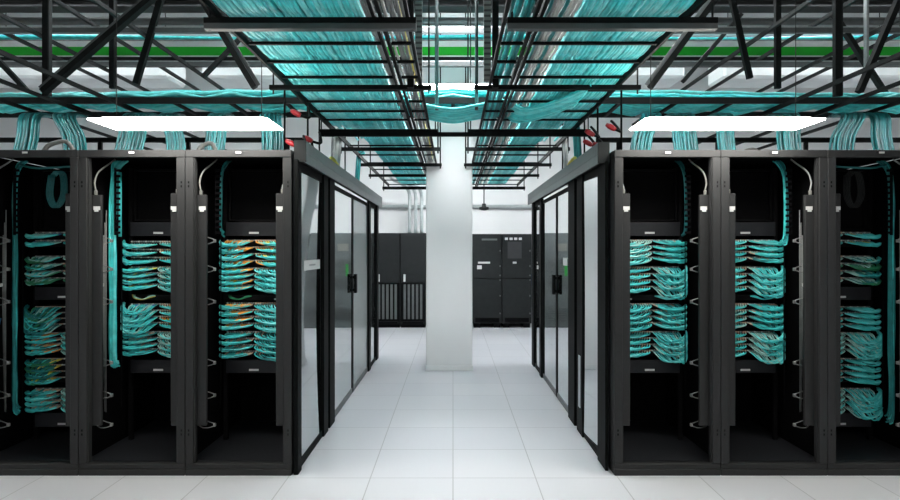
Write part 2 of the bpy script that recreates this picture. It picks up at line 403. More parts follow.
# patch panels with cable looms
YE = 0.50
def loom(key, s, half, row, zr, style, pal, tips, rng, rowh):
    """one row of cables in one half of a panel. half=+1: the half towards the cable manager."""
    b = MB(); sd = s * half
    n = 11 if half > 0 else 9
    sagr = rng.uniform(0.85, 1.15)
    for i in range(n):
        px = sd * (0.016 + 0.0200 * i)
        xe = sd * (0.276 if half > 0 else 0.262)
        # each cable keeps its own place in the round bundle
        ang = 2.4 * i; rad = 0.0135 * math.sqrt((i + 0.5) / n)
        jr = rad * math.sin(ang) + rng.uniform(-.0025, .0025); jy = rad * math.cos(ang)
        zc = zr - 0.010; B = YE - 0.066
        if style == 'straight':
            P = [(px, YE - 0.012, zr + 0.008), (px + sd * 0.014, YE - 0.045, zr)]
            for t in (0.33, 0.66):
                P.append((px + (xe - px) * t, B + jy, zc + jr - 0.007 * sagr * 4 * t * (1 - t)))
            P += [(xe - sd * 0.012, B + jy, zc + jr + 0.002), (xe, YE - 0.03 + jy, zc + jr - .002)]
        elif style == 'mild':
            P = [(px, YE - 0.012, zr + 0.012), (px + sd * 0.012, YE - 0.048, zr + 0.004)]
            for t in (0.3, 0.6, 0.85):
                P.append((px + (xe - px) * t, B + jy, zc + jr - 0.026 * sagr * 3.2 * t * (1 - t) + 0.012 * t))
            P += [(xe, YE - 0.03 + jy, zc + jr + 0.014)]
        elif style == 'swoop':
            P = [(px, YE - 0.012, zr - 0.002), (px + sd * 0.012, YE - 0.048, zr - 0.010)]
            for t in (0.35, 0.65, 0.88):
                P.append((px + (xe - px) * t, B + jy, zc + jr - 0.032 * sagr * 2.4 * t * (1 - t) + 0.026 * t * t))
            P += [(xe, YE - 0.03 + jy, zc + jr + 0.030)]
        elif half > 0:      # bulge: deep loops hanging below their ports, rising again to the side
            sag = 0.078 * sagr + rng.uniform(-.008, .010)
            P = [(px, YE - 0.012, zr + 0.010), (px + sd * 0.006, YE - 0.055, zr - 0.004)]
            for t in (0.22, 0.5, 0.78):
                P.append((px + (xe - px) * t, YE - 0.085 + jy * 1.4, zc + jr * 1.15 - sag * 2.6 * t * (1 - t) - 0.014 * (1 - t) + 0.02 * t))
            P += [(xe - sd * 0.01, YE - 0.07 + jy, zc + jr + 0.020), (xe, YE - 0.03 + jy, zc + jr + 0.030)]
        else:
            sag = 0.040 * sagr + rng.uniform(-.006, .008)
            P = [(px, YE - 0.012, zr + 0.012), (px, YE - 0.055, zr - 0.002)]
            for t in (0.25, 0.55, 0.85):
                P.append((px + (xe - px) * t * 0.95, YE - 0.085 + jy * 1.4, zc + jr * 1.2 - sag * (1.6 * t * (1.25 - t))))
            P += [(xe, YE - 0.05 + jy, zc + jr - 0.02)]
        m = rng.choice(pal)
        Q = smooth(P, 4); tipm = rng.choice(tips)
        nt = {'o': ('orange', rng.randint(4, 8)), 'y': ('yellow', rng.randint(3, 7)), 'p': ('peach', rng.randint(2, 5)), 'w': ('pale', rng.randint(2, 5)), '-': (m, 1), 'b': ('blue', 3), 'l': ('pale', rng.randint(5, 10))}[tipm]
        b.tube(Q, 0.0058, [nt[0]] * nt[1] + [m] * 60, 5)
    return b

TEAL = ['teal', 'teal', 'teal', 'teal_l', 'teal', 'teal_d']
TEALP = ['teal', 'teal', 'teal_l', 'teal', 'teal', 'teal_l']
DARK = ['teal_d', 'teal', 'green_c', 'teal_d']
PALE = ['pale', 'teal_l', 'teal_l', 'teal', 'teal']
GREEN = ['green_c', 'teal_d', 'pale', 'teal', 'green_c']
BANKS = {
 'L3': [(239, 266, 4, 'mild', 'straight', TEALP, 'ooop--', 'oyy-'), (267, 290, 4, 'straight', 'bulge', TEALP, 'op-y', 'www-'),
        (302, 329, 4, 'straight', 'bulge', TEALP, 'ooop-', 'pw--'), (331, 357, 4, 'straight', 'bulge', TEAL, 'pp--', 'p---')],
 'L2': [(240, 264, 3, 'swoop', 'straight', TEALP, 'wl--', 'oppw'), (266, 289, 4, 'straight', 'bulge', TEAL, '---y', 'wl-'),
        (303, 328, 4, 'bulge', 'straight', TEALP, 'l-b-', 'oppl'), (331, 354, 4, 'straight', 'bulge', TEAL, 'pp--', 'lll-')],
 'R1': [(239, 262, 4, 'straight', 'bulge', TEAL, '----p', 'll-'), (266, 292, 4, 'bulge', 'straight', TEALP, 'l--w', 'p-'),
        (303, 328, 4, 'mild', 'bulge', TEAL, '--p', 'ww-'), (331, 356, 4, 'bulge', 'straight', TEALP, '--l', 'p--')],
 'R2': [(239, 262, 4, 'straight', 'straight', TEAL, '---p', 'ww-'), (266, 292, 4, 'bulge', 'straight', TEALP, 'l--w', 'p-w'),
        (303, 328, 4, 'mild', 'straight', TEAL, '---p', 'wl'), (331, 356, 4, 'bulge', 'straight', TEALP, 'll-w', 'p-')],
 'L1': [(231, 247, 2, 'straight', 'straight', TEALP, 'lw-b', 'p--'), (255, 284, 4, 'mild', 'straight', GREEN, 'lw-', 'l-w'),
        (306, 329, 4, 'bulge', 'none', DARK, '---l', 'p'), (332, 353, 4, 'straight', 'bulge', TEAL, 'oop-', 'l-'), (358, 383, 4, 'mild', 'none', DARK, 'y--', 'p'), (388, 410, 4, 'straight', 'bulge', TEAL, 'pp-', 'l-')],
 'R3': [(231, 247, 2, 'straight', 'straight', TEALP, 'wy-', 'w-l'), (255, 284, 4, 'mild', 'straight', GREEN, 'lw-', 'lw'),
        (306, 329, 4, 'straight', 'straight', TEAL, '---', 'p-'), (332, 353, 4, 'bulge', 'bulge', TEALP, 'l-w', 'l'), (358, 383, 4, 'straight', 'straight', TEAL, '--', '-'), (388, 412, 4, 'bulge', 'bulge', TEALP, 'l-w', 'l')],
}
NTH = {4: ['topmost', 'second', 'third', 'lowest'], 6: ['topmost', 'second', 'third', 'fourth', 'fifth', 'lowest']}
LOOKS = {'straight': 'level rows of teal cables', 'mild': 'gently sagging teal cables', 'swoop': 'upswept pale teal cables', 'bulge': 'bulging loops of teal cables'}
for key, banks in BANKS.items():
    cx, s, desc = RACKS[key]
    for bi, (va, vb, rows, st, st2, pal, tips, tips2) in enumerate(banks):
        rng = random.Random(hash((ord(key[0]), int(key[1]), bi)) % 99991)
        cx = RACKS[key][0] + s * 0.045
        D = 4.80; z0, z1 = vz(vb, D), vz(va, D); rh = (z1 - z0) / rows
        lk = LOOKS[st].replace('teal cables', 'green and white cables') if pal is GREEN else LOOKS[st]
        t = thing('patch_panel', (cx, Y0, 0), f'{NTH[len(banks)][bi]} patch panel down, {lk}, {desc}', 'patch panel', 'patch panels with teal cables')
        MB().box(-0.241, 0.241, YE, YE + 0.15, z0, z1, 'void').build('housing', t)
        for r in range(rows):
            zr = z1 - rh * (r + 0.5)
            ps = MB()
            for i in range(24):
                x = -0.232 + i * 0.0195
                pm = ('peach' if (x * s < 0) == (st2 != 'none') else 'grey_c') if (i * 7 + r) % 3 else 'white_c'
                ps.box(x, x + 0.012, YE - 0.010, YE - 0.0005, zr + rh * 0.22, zr + rh * 0.40, pm)
            ps.build('port_strip', t)
            loom(key, s, 1, r, zr, st, pal, tips, rng, rh).build('cable_loom', t)
            if st2 != 'none': loom(key, s, -1, r, zr, st2, pal if st2 != 'bulge' else PALE if 'l' in tips2 else pal, tips2, rng, rh).build('cable_loom', t)

# shelf with a few loose cords between the second and third panels, and chassis loops in the outer racks
for key in ('L2', 'L3', 'R1', 'R2'):
    cx, s, desc = RACKS[key]
    z = vz(297, 4.80); cx += s * 0.045
    t = thing('rack_shelf', (cx, Y0 + YE, z - 0.03), f'black rack shelf with a loose cord loop in the {desc}', 'rack shelf', 'black rack shelves')
    MB().box(-0.241, 0.241, 0, 0.15, 0.0, 0.045, 'rack_dark').build('faceplate', t)
    for q in range(3):
        pts = smooth([(s * (0.22 - .01 * q), -0.005, 0.045), (s * 0.19, -0.035, 0.022 + .006 * q), (s * 0.12, -0.04, 0.012), (s * 0.06, -0.03, 0.028 + .005 * q), (s * 0.03, -0.006, 0.036)], 4)
        MB().tube(pts, 0.0055, {'L3': 'green_c', 'L2': 'pale' if q else 'yellow', 'R1': 'teal_l', 'R2': 'teal'}[key], 5).build('cord', t)
    MB().box(-s * 0.16, -s * 0.20, -0.006, -0.0005, 0.004, 0.016, 'label').build('white_label', t)
for key in ('L1', 'R3'):
    cx, s, desc = RACKS[key]
    b = MB()
    for q in range(5):
        x = -s * 0.02 + 0.012 * q
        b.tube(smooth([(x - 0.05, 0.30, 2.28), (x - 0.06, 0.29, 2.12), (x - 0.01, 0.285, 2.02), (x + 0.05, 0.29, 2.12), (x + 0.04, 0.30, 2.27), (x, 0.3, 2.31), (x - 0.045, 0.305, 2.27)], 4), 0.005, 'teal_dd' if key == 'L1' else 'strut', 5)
    b.tube(smooth([(s * 0.24, 0.27, 2.36), (s * 0.1, 0.26, 2.33), (-s * 0.2, 0.28, 2.35)], 4), 0.009, 'teal_dd', 6)
    tag(b.build('cable_coil', None, (cx, Y0, 0)), f'{"dark teal" if key == "L1" else "dark grey"} cable coil hanging inside the top of the {desc}', 'cable coil')

# ------------------------------------------------------------------ glass enclosures
GX = 1.18
def pane(b, s, y0, y1, z0, z1, mt, rot=(0, 0, 0)):
    """thin pane in the enclosure's plane; rot = small bow of the sheet (radians at the top, middle and bottom)"""
    k = b.m(mt); n = 14; mid = 0.5 * (z0 + z1); T = 0.006
    def pt(i, j, lay):
        z = z0 + (z1 - z0) * i / n; t = (z - mid) / (z1 - mid)
        a = rot[1] + (rot[0] - rot[1]) * t * t if t > 0 else rot[1] + (rot[2] - rot[1]) * t * t
        y = (y0, y1)[j]
        return (s * (GX + 0.002 + lay * T) + a * (y - 0.5 * (y0 + y1)), y, z)
    for lay in (0, 1):          # each face of the sheet has vertices of its own, so that its shading stays flat across
        base = len(b.v)
        for i in range(n + 1): b.v += [pt(i, 0, lay), pt(i, 1, lay)]
        for i in range(n):
            q = (base + 2 * i, base + 2 * i + 1, base + 2 * i + 3, base + 2 * i + 2)
            b.f.append(q if (lay == 0) == (s < 0) else q[::-1]); b.mi.append(k); b.sm.append(True)
    for j in (0, 1):
        base = len(b.v)
        for i in range(n + 1): b.v += [pt(i, j, 0), pt(i, j, 1)]
        for i in range(n):
            b.f.append((base + 2 * i, base + 2 * i + 1, base + 2 * i + 3, base + 2 * i + 2)); b.mi.append(k); b.sm.append(False)
    for i in (0, n):
        base = len(b.v); b.v += [pt(i, 0, 0), pt(i, 1, 0), pt(i, 1, 1), pt(i, 0, 1)]
        b.f.append((base, base + 1, base + 2, base + 3)); b.mi.append(k); b.sm.append(False)
    return b

def framed_leaf(t, s, y0, y1, z0, z1, mt, rot, fw=0.035):
    x0, x1 = s * (GX - 0.004), s * (GX + 0.012)
    f = MB().box(x0, x1, y0, y0 + fw, z0, z1, 'postblack').box(x0, x1, y1 - fw, y1, z0, z1, 'postblack')
    f.box(x0, x1, y0 + fw, y1 - fw, z0, z0 + 0.06, 'grey').box(x0, x1, y0 + fw, y1 - fw, z1 - 0.045, z1, 'postblack')
    f.build('frame', t)
    pane(MB(), s, y0 + fw, y1 - fw, z0 + 0.06, z1 - 0.045, mt, rot).build('glass_pane', t)

ENC = {-1: dict(near=(4.34, 4.44), panel=(4.445, 5.22), blk=(5.225, 5.70), l1=(5.71, 6.82), l2=(6.83, 8.02), mul=(8.03, 8.2), fix=(8.205, 8.84), end=(8.845, 9.05),
               rot=(0.002, -0.031, 0.004)),
       1: dict(near=(4.42, 4.66), panel=(4.665, 5.20), blk=(5.205, 5.85), l1=(5.86, 6.60), l2=(6.61, 7.62), mul=(7.63, 7.80), fix=(7.805, 8.35), end=(8.355, 8.56),
               rot=(-0.055, -0.040, -0.055))}
ZT = 2.36; ZD = 2.33
for s, E in ENC.items():
    w = 'left' if s < 0 else 'right'
    t = thing('aisle_enclosure', (0, 0, 0), f'black framed glass aisle enclosure with grey track cover, {w} side', 'enclosure', 'glass aisle enclosures')
    xo, xi = s * (GX + 0.012), s * (GX - 0.022)
    if s < 0:
        MB().box(-1.192, -1.156, *E['near'], 0.002, ZT, 'postblack', 0.003).build('corner_post', t)
    else:
        MB().box(xo - .01, xi, *E['near'], 0.002, ZT, 'postblack', 0.003).build('corner_post', t)
    # fixed end panel
    p = E['panel']
    for za, zb in ((0.002, 0.06), (2.29, ZT)): MB().box(s * (GX - .004), s * (GX + .012), p[0], p[1], za, zb, 'postblack').build('panel_rim', t)
    pane(MB(), s, p[0], p[1], 0.06, 2.29, 'glass', E['rot']).build('glass_pane', t)
    # door pocket: two posts with a slot between
    a, c = E['blk']
    MB().box(xo, xi, a, a + (c - a) * 0.36, 0.002, ZT, 'postblack', 0.003).build('post', t)
    MB().box(s * (GX + .012), s * (GX + .002), a + (c - a) * 0.37, a + (c - a) * 0.52, 0.002, ZT, 'rack_dark').build('post_infill', t)
    MB().box(xo, xi, a + (c - a) * 0.53, c, 0.002, ZT, 'postblack', 0.003).build('post', t)
    if s > 0:
        MB().box(s * (GX - .03), s * (GX - .024), a + 0.06, a + 0.13, 0.25, 0.72, 'pipe').build('pull_bar', t)
    MB().box(xo, xi, *E['mul'], 0.002, ZT, 'postblack', 0.003).build('post', t)
    for za, zb in ((0.002, 0.06), (2.30, ZT)): MB().box(s * (GX - .004), s * (GX + .012), *E['fix'], za, zb, 'postblack').build('panel_rim', t)
    pane(MB(), s, *E['fix'], 0.06, 2.30, 'glass').build('glass_pane', t)
    MB().box(xo, xi, *E['end'], 0.002, ZT, 'postblack', 0.003).build('end_post', t)
    y0, y1 = E['near'][0] + (0.02 if s < 0 else 0.0), E['end'][1] + 0.03
    if s > 0: y0 = 4.43
    MB().box(s * (GX + .012), s * (GX - 0.05), y0, y1, ZT + .005, ZT + 0.05, 'postblack').build('track', t)
    h = MB(); k = h.m('trackgrey')
    h.box(s * (GX + 0.012), s * (GX - 0.075), y0, y1, ZT + 0.052, ZT + 0.145, 'trackgrey', 0.004).box(s * (GX - 0.060), s * (GX - 0.075), y0, y1, ZT - 0.015, ZT + 0.051, 'trackgrey')
    h.build('track_cover', t)
    MB().box(s * (GX + 0.012), s * (GX - 0.078), y0 - .008, y0 - .001, ZT - 0.016, ZT + 0.147, 'cab').build('shade_end_plate', t)  # dark plate added to tone down the cover end the lamp overlights
    if s < 0:
        sg = MB().box(-GX + 0.0125, -GX + 0.008, 4.56, 5.10, 1.52, 1.60, 'label').box(-GX + 0.0135, -GX + 0.0126, 4.72, 4.93, 1.553, 1.567, 'grey_c')
        tag(sg.build('sign_plate', t), 'white plate with a dark line of text')
    # sliding doors
    for nm, key in (('nearer', 'l1'), ('farther', 'l2')):
        y0, y1 = E[key]
        d = thing('sliding_door', (0, 0, 0), f'{nm} sliding glass door leaf of the {w} aisle enclosure', 'door', 'sliding glass doors')
        framed_leaf(d, s, y0, y1, 0.012, ZD, 'glass_pale_refl' if (key == 'l2' and s < 0) else 'glass', (0, 0, 0), 0.04)
        hy = y1 - 0.02 if key == 'l1' else y0 + 0.02
        hb = MB().bar((s * (GX - .035), hy, 1.18), (s * (GX - .035), hy, 1.40), 0.03, 0.03, 'postblack')
        hb.box(s * (GX - .035), s * (GX - .005), hy - .015, hy + .015, 1.20, 1.23, 'postblack').box(s * (GX - .035), s * (GX - .005), hy - .015, hy + .015, 1.35, 1.38, 'postblack')
        hb.build('handle', d)
        if s > 0 and key == 'l1':
            tag(MB().box(s * (GX - .002), s * (GX - .006), 5.98, 6.2, 1.52, 1.60, 'label').build('notice', d), 'small white notice')

# ------------------------------------------------------------------ machines at the back wall
YC = 12.54
def cooling_unit(x0, x1, label):
    t = thing('cooling_unit', (0, YC, 0), label, 'cooling unit', 'black cooling units')
    MB().box(x0, x1, 0.03, 0.75, 0.08, 2.05, 'cab', 0.004).build('housing', t)
    MB().box(x0 + .01, x1 - .01, 0.06, 0.7, 0.0, 0.075, 'cab2').build('plinth', t)
    d = MB().box(x0 + .008, x1 - .008, 0.0, 0.028, 0.98, 2.035, 'cab', 0.004).build('door', t)
    MB().box(x0 + .07, x0 + .115, -0.03, -0.001, 1.0, 1.16, 'label', 0.006).build('handle', d)
    g = MB().box(x0 + .008, x1 - .008, 0.012, 0.028, 0.14, 0.97, 'cab2')
    n = 5; w = (x1 - x0 - .1) / n
    for i in range(n):
        g.box(x0 + .05 + i * w + w * .25, x0 + .05 + (i + 1) * w - w * .2, 0.004, 0.011, 0.19, 0.94, 'slit')
    g.build('louvre_grille', t)
    MB().box(x0 + .05, x1 - .05, 0.0, 0.02, 0.09, 0.13, 'cab2').build('kick_rail', t)
cooling_unit(-1.695, -1.145, 'tall black cooling unit at the back wall nearest the left glass enclosure')
cooling_unit(-1.14, -0.595, 'tall black cooling unit at the back wall, right beside the white column')
# grey switchgear behind the column, seen in the glass
t = thing('switchgear_cabinet', (0, YC, 0), 'grey louvred switchgear cabinet standing at the back wall behind the column', 'cabinet')
MB().box(-0.585, 0.40, 0.03, 0.75, 0.0, 2.05, 'cabgrey', 0.004).build('housing', t)
for i, z in enumerate((0.15, 0.85, 1.2)):
    g = MB()
    for j in range(6): g.box(-0.5, 0.32, 0.015, 0.029, z + j * 0.05, z + j * 0.05 + .03, 'slit')
    g.build('louvre_slats', t)
MB().box(-0.10, 0.13, 0.01, 0.029, 1.66, 1.82, 'pale_g').build('display_panel', t)
MB().box(-0.10, -0.05, 0.0, 0.028, 1.12, 1.38, 'led').build('status_lamp', t)

def power_cab(x0, x1, label, disp):
    t = thing('power_cabinet', (0, YC, 0), label, 'cabinet', 'black power cabinets')
    MB().box(x0, x1, 0.03, 0.75, 0.09, 2.03, 'cab2', 0.004).build('housing', t)
    for k in (0, 1):
        MB().box(x0 + .03 + k * (x1 - x0 - .2), x0 + .17 + k * (x1 - x0 - .2), 0.05, 0.7, 0.0, 0.088, 'cab2').build('foot', t)
    MB().box(x0 + .006, x1 - .006, 0.0, 0.028, 1.07, 2.02, 'cab', 0.004).build('door', t)
    MB().box(x0 + .006, x1 - .006, 0.0, 0.028, 0.10, 1.06, 'cab', 0.004).build('door', t)
    MB().box(x0 + .06, x1 - .06, -0.006, -0.001, 0.12, 0.22, 'void').build('vent_grille', t)
    if disp:
        for i in range(4):
            MB().box(x0 + .06 + i * .10, x0 + .125 + i * .10, -0.008, -0.001, 1.90, 1.95, 'label').build('gauge', t)
        MB().box(x0 + .12, x0 + .42, -0.006, -0.001, 1.5, 1.86, 'beam').build('screen', t)
        MB().box(x0 + .23, x0 + .31, -0.007, -0.001, 1.39, 1.43, 'label').build('nameplate', t)
    else:
        MB().box(x0 + .2, x1 - .1, -0.006, -0.001, 1.89, 1.93, 'slit').build('gauge', t)
        MB().box(x0 + .12, x0 + .38, -0.007, -0.001, 1.39, 1.43, 'label').build('nameplate', t)
        MB().box(x0 + .10, x0 + .20, -0.007, -0.001, 1.27, 1.35, 'label').build('nameplate', t)
    for z in (1.02, 1.12, 0.68, 1.32, 1.65, 0.3):
        MB().box(x1 - .05, x1 - .025, -0.008, -0.001, z, z + .03, 'slit').build('latch', t)
power_cab(0.42, 1.055, 'black power cabinet at the back wall, right beside the white column', False)
power_cab(1.06, 1.70, 'black power cabinet with four white gauges at the back wall', True)
t = thing('side_pipe', (1.735, YC + .1, 0), 'thin black riser with white and blue bands beside the power cabinets', 'pipe')
MB().tube([(0, 0, 0.0), (0, 0, 2.03)], 0.025, 'cab', 8).build('riser', t)
MB().tube([(0, 0, 1.18), (0, 0, 1.42)], 0.029, 'label', 8).build('white_band', t)
MB().tube([(0, 0, 0.9), (0, 0, 1.17)], 0.028, 'blue', 8).build('blue_band', t)

# wall conduit, three risers, pendant sensor
zc = CH + (250 - 206.5) * (YB - .08) / F
for s in (-1, 1):
    o = MB().tube([(s * 0.45, YB - 0.06, zc), (s * 9.5, YB - 0.06, zc)], 0.045, 'pipe', 8)
    tag(o.build('wall_conduit'), f'pale horizontal conduit fixed on the back wall, {"left" if s < 0 else "right"} of the column', 'pipe')
for i, u in enumerate((409.5, 415.5, 421.5)):
    x = (u - VX) * 12.75 / F
    o = MB().tube(smooth([(x, 12.8, 2.052), (x, 12.8, 2.65), (x, 12.8, 2.85), (x - 0.03, 12.7, 3.0), (x - 0.16, 12.5, 3.12), (x - 0.3, 12.2, 3.16), (x - 0.3, 11.6, 3.16)], 5), 0.038, 'pipe', 10)
    tag(o.build('conduit_riser'), f'pale bent conduit rising from a cooling unit, {["leftmost", "middle", "rightmost"][i]} of three', 'pipe', 'bent conduits')
xs = (484 - VX) * 12.0 / F
t = thing('pendant_sensor', (xs, 12.0, 2.52), 'small grey pendant sensor hanging beside the column near the back wall', 'sensor')
MB().tube([(0, 0, 0.12), (0, 0, 0.6)], 0.012, 'strut', 6).build('stem', t)
MB().tube([(0, 0, -0.02), (0, 0, 0.0), (0, 0, 0.05), (0, 0, 0.055), (0, 0, 0.12)], [0.03, 0.1, 0.1, 0.05, 0.04], 'strut', 12).build('body', t)

# ------------------------------------------------------------------ cable trays overhead
ZR = 2.883
RUNGY = [2.42 + 0.335 * i for i in range(10)] + [5.435 + 0.67 * (i + 1) for i in range(9)]
def ytray(x0, x1, label, rail_mat='black', ystart=2.3, yend=11.0):
    t = thing('cable_tray', (0, 0, ZR), label, 'cable tray', 'overhead cable trays')
    for x in (x0, x1): MB().box(x - 0.009, x + 0.009, ystart, yend, 0.0, 0.05 if abs(x) > 1 else 0.028, rail_mat).build('side_rail', t)
    for y in RUNGY:
        if ystart < y < yend: MB().box(x0 + .013, x1 - .013, y - 0.010, y + 0.010, 0.010, 0.026, 'black').build('rung', t)
ytray(-1.215, -0.41, 'wide black ladder tray full of teal cables over the left enclosure')
ytray(-0.375, -0.235, 'narrow black ladder tray with grey cables, left of the aisle centre')
ytray(0.455, 1.215, 'wide black ladder tray full of teal cables over the right enclosure')
ytray(0.27, 0.425, 'narrow black ladder tray with teal cables, right of the aisle centre')

def ycabling(x0, x1, pal, label, n, r, layers=2, y0=2.3, y1_=10.95, sag=0.016, seed=1):
    rr = random.Random(seed); b = MB()
    for L in range(layers):
        nn = n if L == 0 else int(n * 0.75)
        for i in range(nn):
            x = x0 + (x1 - x0) * (i + 0.5 + rr.uniform(-.25, .25)) / nn
            zb = ZR + 0.030 + r + L * r * 1.9 + rr.uniform(0, 0.006)
            m = rr.choice(pal); pts = []; ph = rr.uniform(0, 6.28); am = rr.uniform(0.001, 0.004)
            y1 = y1_ if abs(x) < 0.98 else rr.uniform(5.6, 6.6)
            if L == 0:
                y = y0
                while y <= y1:
                    lo = max([q for q in RUNGY if q <= y] or [RUNGY[0] - .335]); hi = min([q for q in RUNGY if q > y] or [lo + .67]); f = (y - lo) / (hi - lo)
                    pts.append((x + am * math.sin(y * 2.1 + ph), y, zb - sag * (math.sin(math.pi * f) ** 2) * (0.75 + 0.25 * math.sin(ph + y))))
                    y += 0.335 / 4
            else:
                y = y0
                while y <= y1:
                    pts.append((x + 2 * am * math.sin(y * 1.7 + ph), y, zb)); y += 0.5
            b.tube(pts, r * rr.uniform(0.85, 1.15), m, 6)
    tag(b.build('tray_cabling'), label, 'cables', None, 'stuff')
TC = ['teal_t', 'teal_tl', 'teal_t', 'teal_tl', 'teal_t']
ycabling(-1.195, -0.475, TC, 'teal cables filling the wide ladder tray over the left enclosure', 36, 0.0115, seed=2)
ycabling(-0.455, -0.425, ['white_c', 'grey_c'], 'white cables along the edge of the wide left ladder tray', 3, 0.009, 1, seed=3)
ycabling(-0.36, -0.25, ['grey_c', 'white_c', 'teal_d'], 'grey cables in the narrow ladder tray left of the aisle centre', 5, 0.010, 1, seed=4)
ycabling(0.655, 1.195, TC, 'teal cables filling the wide ladder tray over the right enclosure', 27, 0.0115, seed=5)
ycabling(0.478, 0.640, ['white_c', 'white_c', 'grey_c', 'teal_d'], 'white and grey cables along the inner edge of the wide right ladder tray', 8, 0.0105, 1, seed=6)
ycabling(0.29, 0.41, ['teal', 'teal', 'teal_d'], 'teal cables in the narrow ladder tray right of the aisle centre', 6, 0.0105, 1, seed=7)
tag(MB().tube([(-0.285 + 0.006 * math.sin(y * 2), y, ZR + 0.075) for y in [2.4 + .3 * i for i in range(26)]], 0.008, 'yellow', 6).build('yellow_cable'), 'single yellow cable on the narrow tray left of the aisle centre', 'cable')

# transverse tray above the racks
TZ = 2.99; TY0, TY1 = 5.19, 5.73
t = thing('cable_tray', (0, 0, TZ), 'black ladder tray crossing the whole room above the server racks, teal cables sagging through it', 'cable tray', 'overhead cable trays')
for y in (TY0, TY1): MB().box(-6.2, 6.2, y - .012, y + .012, 0.0, 0.055, 'strut').build('side_rail', t)
for i in range(25):
    x = -6.0 + 0.5 * i
    MB().box(x - .016, x + .016, TY0 + .013, TY1 - .013, 0.004, 0.026, 'black').build('rung', t)
rr = random.Random(21); b = MB()
for i in range(30):
    y = TY0 + 0.04 + (TY1 - TY0 - 0.08) * ((i % 15) + rr.uniform(.2, .8)) / 15
    zb = TZ + 0.078 + 0.03 * (i // 15) + rr.uniform(0, 0.02); m = rr.choice(['teal_t', 'teal_t', 'teal_l', 'teal']); ph = rr.uniform(0, 6.28)
    pts = []; x = -6.0
    while x <= 6.01:
        k = (x + 6.0) / 0.5; f = k - math.floor(k)
        pts.append((x, y + 0.012 * math.sin(x * 1.9 + ph), zb - (0.062 if i < 15 else 0.02) * math.sin(math.pi * f) ** 2 * (0.75 + 0.25 * math.sin(ph + x * 1.3)) + 0.02 * math.sin(0.8 * x + ph))); x += 0.125
    b.tube(pts, 0.0155 * rr.uniform(.85, 1.15), m, 6)
tag(b.build('tray_cabling'), 'teal cables sagging in the tray that crosses above the server racks', 'cables', None, 'stuff')
# crossing bundle between the two wide trays
b = MB()
for i in range(34):
    y = 5.0 + 0.017 * i; q = rr.uniform(-.012, .012)
    b.tube(smooth([(-0.46 + q, y - .2, 2.952), (-0.38, y - .06, 2.957), (-0.22, y, 2.935 + q * .6), (0.0, y, 2.905 + q * .8), (0.2, y, 2.935 + q * .6), (0.44, y - .04, 2.962)] + ([(0.60, y - .16, 2.868 + q * .5), (0.82 + q, y - .42, 2.862 + q * .5), (1.0, y - .8, 2.875)] if i % 3 == 0 else [(0.47, y - .06, 2.957)]), 5), 0.0115, rr.choice(['teal', 'teal_l', 'teal', 'teal_l']), 6)
tag(b.build('hanging_cable_loom'), 'thick teal cable loom drooping across the aisle between the two wide trays', 'cables')

# trapeze hangers under the trays
HY = [(3.00, 0.030), (4.22, 0.032), (5.76, 0.036), (6.77, 0.041), (8.02, 0.041), (9.17, 0.041), (10.95, 0.055)]
def hanger(s, i, y, w):
    x0, x1 = (-1.33, -0.155) if s < 0 else (0.15, 1.36)
    if i == 0: x0, x1 = (-1.28, -0.19) if s < 0 else (0.28, 1.36)
    t = thing('trapeze_hanger', (0, y, ZR - 0.004), f'black trapeze hanger carrying the trays {"left" if s < 0 else "right"} of the aisle, {ORD[i]} from the camera', 'hanger', 'trapeze hangers')
    MB().box(x0, x1, -0.02, 0.02, -w, -0.001, 'black').build('strut', t)
    if i == 0: MB().box(x0, x1, -0.018, 0.022, -w - 0.030, -w - 0.001, 'grey').build('strut', t)
    for x in (x0 + 0.025, x1 - 0.02):
        MB().tube([(x, 0, -w - 0.03), (x, 0, ZC - ZR)], 0.006 if i < 3 else 0.009, 'strut', 6).build('rod', t)
for s in (-1, 1):
    for i, (y, w) in enumerate(HY): hanger(s, i, y, w)
o = MB().box(-1.32, 1.36, 5.70, 5.735, 2.80, 2.84, 'black')
tag(o.build('hanging_cross_strut'), 'black cross strut passing under both trays and the aisle in front of the column', 'strut')
for x in (-0.14, 0.205):
    o = MB().tube([(x, 5.05, 2.9), (x, 5.05, ZC)], 0.015, 'grey', 8)
    tag(o.build('vertical_pipe'), f'grey vertical pipe {"left" if x < 0 else "right"} of the gap between the hanger posts', 'pipe')
# posts either side of the aisle
for s in (-1, 1):
    x = s * 0.275
    t = thing('hanger_post', (x, 4.15, 2.84), f'thick black and perforated steel hanger post {"left" if s < 0 else "right"} of the aisle centre', 'post', 'hanger posts')
    MB().box(-s * -0.005, s * 0.05, -0.02, 0.02, 0, ZC - 2.84, 'black').build('strut', t)
    MB().box(-s * 0.055, -s * 0.006, -0.021, 0.02, 0.05, ZC - 2.84, 'perf').build('perforated_strut', t)

